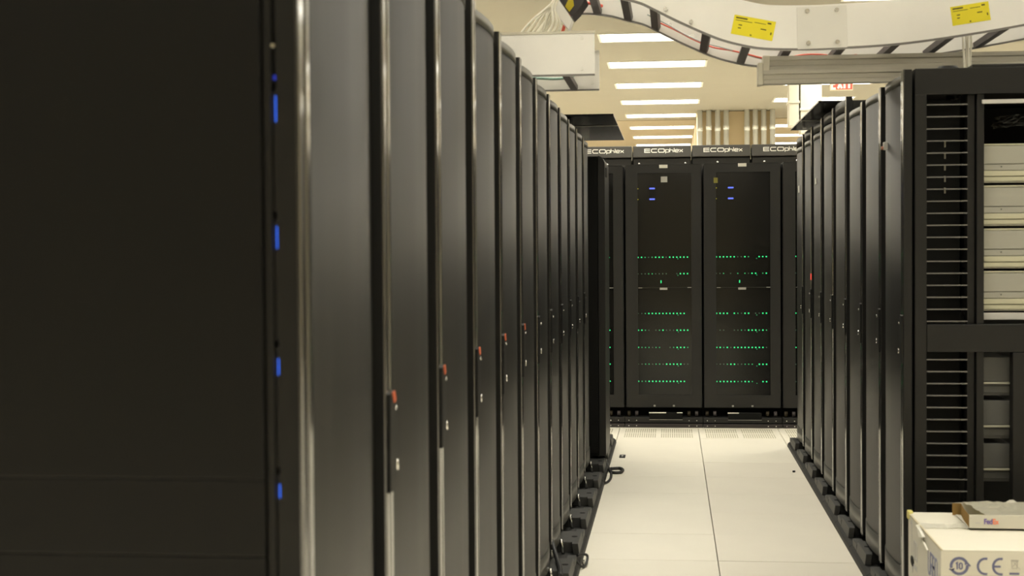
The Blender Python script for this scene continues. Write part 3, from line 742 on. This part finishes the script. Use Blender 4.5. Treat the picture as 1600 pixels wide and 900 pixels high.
# ------------------------------------------------------------------ things on the floor
t = thing('floor_cable', 'black looped cable with a plug lying beside the long row pads', 'cable', (0, 0, 0))
obj('cord', M_CABLE_K, lambda bm: tube(bm, [(-.46, 9.50, .09), (-.425, 9.40, .05), (-.400, 9.30, .008), (-.380, 9.12, .008), (-.376, 8.88, .008), (-.398, 8.74, .008), (-.43, 8.66, .04)], .008, 8, 6), t)
obj('plug', M_CABLE_K, lambda bm: tube(bm, [(-.395, 9.26, .010), (-.375, 9.14, .010), (-.325, 9.14, .010), (-.312, 9.24, .010), (-.335, 9.31, .010), (-.390, 9.29, .010)], .010, 8, 5), t)
t = thing('cable_loop', 'small black cable loop sticking out near the camera end pads of the long row', 'cable', (0, 0, 0))
obj('loop', M_CABLE_K, lambda bm: tube(bm, [(-.42, 6.45, .05), (-.393, 6.50, .045), (-.380, 6.53, .03), (-.383, 6.45, .012), (-.398, 6.40, .012), (-.42, 6.38, .04)], .006, 8, 6), t)
obj('cable_clip', M_CHROME, lambda bm: box(bm, -.398, -.388, 6.43, 6.46, .006, .03), t, .003)
tag(obj('black_cable', M_CABLE_K, lambda bm: tube(bm, [(-.515, 6.22, .16), (-.49, 6.15, .11), (-.475, 6.08, .094), (-.46, 5.98, .093), (-.45, 5.85, .092)], .010, 8, 6)), 'thick black cord lying over the pad nearest the camera', 'cable')
tt = thing('floor_clip', 'small dark metal clip lying alone on a floor tile', 'clip', (-.336, 9.90, 0))
bx('plate', M_HANDLE, (-.020, .020, -.062, .062, 0, .006), tt, .002); bx('slot', M_TAGG, (-.006, .006, -.03, .03, .006, .0075), tt)
tag(obj('screw', M_HANDLE, lambda bm: cyl(bm, (.755, 9.28, 0), (.755, 9.28, .010), .009, 8)), 'tiny dark screw lying on the floor by the short row', 'screw')

# ------------------------------------------------------------------ cartons in front of the open rack
CX, CY0, CY1, CZ = .829, 4.655, 5.285, .462
t = thing('carton_box', 'large white carton with blue marks standing before the open rack', 'box', (CX, CY0, 0))
W_, D_ = .74, CY1-CY0
def carton(bm):
    th = .006
    box(bm, 0, W_, 0, th, 0, CZ-.004); box(bm, 0, W_, D_-th, D_, 0, CZ-.004); box(bm, 0, th, th, D_-th, 0, CZ+.001); box(bm, W_-th, W_, th, D_-th, 0, CZ-.004)
    box(bm, th, W_-th, th, D_-th, 0, th)
obj('body', M_CARTON, carton, t)
seamy = D_*.60
bx('top_flap', M_CARTON, (.002, W_, .001, seamy-.002, CZ-.004, CZ+.001), t, .0015)
o = bx('top_flap', M_CARTON, (.004, W_, 0, D_-seamy-.002, -.004, .001), t, .0015, (0, seamy+.002, CZ+.003)); o.rotation_euler = (math.radians(.3), 0, 0)
# torn tape along the joint
def tape(bm):
    rnd = random.Random(4); n = 24; a = []; b = []
    for i in range(n+1):
        x = -.012+(W_+.012)*i/n; z = .0026 if i else -.002
        a.append(bm.verts.new((x, seamy-.028+rnd.uniform(-.010, .008), CZ+z+rnd.uniform(0, .002)))); b.append(bm.verts.new((x, seamy+.030+rnd.uniform(-.014, .012), CZ+z+.003+rnd.uniform(0, .004))))
    for i in range(n): bm.faces.new((a[i], a[i+1], b[i+1], b[i]))
    bmesh.ops.solidify(bm, geom=bm.faces[:], thickness=.0008)
obj('torn_tape', mat('tape_white', (.83, .81, .72), .45), tape, t)
obj('torn_tab', M_PAPER, lambda bm: prism(bm, [(seamy-.10, CZ-.015), (seamy-.02, CZ-.030), (seamy+.01, CZ-.002), (seamy-.02, CZ+.0)], 'x', -.010, -.001), t)
obj('torn_tab', M_PAPER, lambda bm: prism(bm, [(seamy-.16, CZ-.045), (seamy-.08, CZ-.034), (seamy-.05, CZ-.024)], 'x', -.007, -.001), t)
obj('corner_tape', mat('yellowed_tape', (.55, .50, .16), .5), lambda bm: box(bm, -.006, .012, D_-.03, D_+.004, CZ-.016, CZ+.014), t, .004)
bx('edge_fold', mat('carton_edge', (.50, .44, .30), .7), (-.0012, .004, .0, D_*.98, CZ-.001, CZ+.004), t)
def hole(bm): prism(bm, [(p[0], p[1]) for p in arc(D_-.085, .312, .036, 0, 360, 20, .018)][:-1], 'x', -.0012, .004)
obj('hand_hole', M_DARK, hole, t)
# front marks: local x right, z up
def marks(bm):
    cx, cz, r, s = .055, CZ-.049, .0245, .0085
    stroke(bm, arc(cx, cz, r, 195, 25, 24), s); stroke(bm, arc(cx, cz, r, 205, 370, 24), s)
    stroke(bm, [(cx+r-.008, cz+.006), (cx+r+.001, cz+.009), (cx+r+.009, cz+.000)], .005)
    stroke(bm, [(cx-r-.006, cz-.010), (cx-r+.002, cz-.013), (cx-r+.010, cz-.008)], .004)
    for x0 in (.112+.022, .158+.022):
        stroke(bm, arc(x0, cz, .0225, 90, 270, 18, .024), .0072)
        stroke(bm, [(x0, cz+.024), (x0+.006, cz+.024)], .0072); stroke(bm, [(x0, cz-.024), (x0+.006, cz-.024)], .0072)
    stroke(bm, [(.160, cz), (.180, cz)], .0066)
    stroke(bm, [(.206, cz-.0215), (.236, cz-.0215)], .0065)
o = obj('printed_marks', M_BLUE_INK, marks, t, loc=(0, -.0012, 0))
def ten(bm):
    cx, cz = .055, CZ-.049
    stroke(bm, [(cx-.010, cz+.007), (cx-.006, cz+.0105), (cx-.006, cz-.0105)], .0042)
    stroke(bm, rrect(cx+.0005, cz-.009, .0085, .018, .15), .0042, closed=True)
obj('printed_number', M_BLUE_INK, ten, t, loc=(0, -.0012, 0))
def bin_mark(bm):
    cx, cz = .221, CZ-.040
    stroke(bm, [(cx-.010, cz+.010), (cx+.013, cz+.010)], .005)
    stroke(bm, [(cx-.008, cz+.008), (cx-.006, cz-.014), (cx+.008, cz-.014), (cx+.010, cz+.008)], .0016)
    stroke(bm, [(cx-.003, cz+.006), (cx+.018, cz-.018)], .0014); stroke(bm, [(cx+.007, cz+.006), (cx-.004, cz-.008)], .0014)
obj('bin_symbol', M_GREY_INK, bin_mark, t, loc=(0, -.0012, 0))
# faded print on the side (local x runs towards the camera)
def side_print(bm):
    # four outlined block letters, half readable
    z0, h, lw = CZ-.118, .070, .034
    for k, x in enumerate((0, .042, .084, .126)):
        if k == 0: stroke(bm, [(x, z0+h), (x, z0+.012), (x+.008, z0), (x+lw-.008, z0), (x+lw, z0+.012), (x+lw, z0+h)], .010)
        elif k == 1: stroke(bm, [(x, z0), (x, z0+h), (x+lw, z0+h), (x+lw, z0+h*.5), (x, z0+h*.5)], .010); stroke(bm, [(x+.012, z0+h*.5), (x+lw, z0)], .010)
        elif k == 2: stroke(bm, rrect(x, z0, lw, h*.5, .2), .009, closed=True); stroke(bm, rrect(x, z0+h*.5, lw, h*.5, .2), .009, closed=True)
        else: stroke(bm, rrect(x, z0, lw, h, .1), .010, closed=True)
o = obj('faded_print', mat('faded_blue_ink', (.24, .25, .36), .7), side_print, t); o.rotation_euler = (0, 0, -math.pi/2); o.location = (-.0012, .225, 0)
def side_print2(bm):
    z0 = CZ-.125
    stroke(bm, [(0, z0+.10), (.020, z0+.118), (.040, z0+.095)], .006); stroke(bm, [(.020, z0+.118), (.020, z0-.02)], .006)
    stroke(bm, [(.018, z0-.03), (.04, z0-.06), (.06, z0-.03)], .006)
    for x in (.06, .10): stroke(bm, rrect(x, z0-.005, .032, .055, .1), .012, closed=True)
    stroke(bm, [(.06, z0-.035), (.135, z0-.035)], .016)
o = obj('faded_print', mat('pale_green_ink', (.50, .49, .46), .7), side_print2, t); o.rotation_euler = (0, 0, -math.pi/2); o.location = (-.0012, .575, 0)

# shallow courier box lying on the carton
FX, FY0, FY1 = .957, 4.975, 5.215
fz = CZ+.0095
t = thing('courier_box', 'flat white courier box with wrinkled wrapping lying on the big carton', 'box', (FX, FY0, fz))
FH = .044; FW = .42
def fbox(bm):
    th = .004
    box(bm, .02, FW, 0, th, 0, FH); box(bm, .02, FW, FY1-FY0-th, FY1-FY0, 0, FH); box(bm, FW-th, FW, th, FY1-FY0-th, 0, FH); box(bm, .02, FW-th, th, FY1-FY0-th, 0, .003)
obj('tray', M_CARTON, fbox, t)
def flap(bm):
    D = FY1-FY0
    cols = [(.0195, 0, FH), (.027, D*.55, FH*1.0), (.038, D-.006, FH*.97), (.009, D-.004, FH*.96)]
    lo_ = [bm.verts.new((x, y, .0005)) for x, y, h in cols]; hi_ = [bm.verts.new((x, y, h)) for x, y, h in cols]
    for a in range(3): bm.faces.new((lo_[a], lo_[a+1], hi_[a+1], hi_[a]))
    bmesh.ops.solidify(bm, geom=bm.faces[:], thickness=.002)
obj('end_flap', M_KRAFT, flap, t)
def lid(bm):
    rnd = random.Random(11); nx, ny = 22, 12; g = {}
    for i in range(nx+1):
        for j in range(ny+1):
            a, b = i/nx, j/ny
            x0 = .078-.032*b+rnd.uniform(-.003, .003); x = x0+a*(FW-x0)
            z = FH-.003+.007*b+rnd.uniform(-.0028, .0028)*(.3+b)
            g[i, j] = bm.verts.new((x, b*(FY1-FY0), z))
    for i in range(nx):
        for j in range(ny): bm.faces.new((g[i, j], g[i+1, j], g[i+1, j+1], g[i, j+1]))
    bmesh.ops.solidify(bm, geom=bm.faces[:], thickness=.0015)
obj('wrinkled_lid', M_WRAP, lid, t)
obj('torn_peak', M_PAPER, lambda bm: prism(bm, [(.185, FH+.002), (.230, FH+.002), (.214, FH+.013), (.200, FH+.012)], 'y', FY1-FY0-.012, FY1-FY0-.008), t)
def word(txt, mt, size, parent, loc, name, xs=1.0):
    cu = bpy.data.curves.new(name, 'FONT'); cu.body = txt; cu.size = size; cu.offset = size*.025; cu.extrude = .0002; cu.space_character = .92
    to = bpy.data.objects.new(name+'_text', cu); C.objects.link(to)
    bpy.context.view_layer.update()
    me = bpy.data.meshes.new_from_object(to.evaluated_get(bpy.context.evaluated_depsgraph_get()))
    wd = max(v.co.x for v in me.vertices)*xs
    bpy.data.objects.remove(to); bpy.data.curves.remove(cu)
    me.materials.clear(); me.materials.append(mt)
    o = link(name, me, parent, loc); o.rotation_euler = (math.pi/2, 0, 0); o.scale = (xs, 1, 1)
    return wd
wd = word('Fed', M_PURPLE, .0245, t, (.067, -.0012, .0145), 'printed_word', .84)
word('Ex', M_ORANGE, .0245, t, (.067+wd+.0005, -.0012, .0145), 'printed_word', .84)
bx('faint_print', M_PALE_INK, (.040, .054, -.0006, 0, .0165, .0185), t)
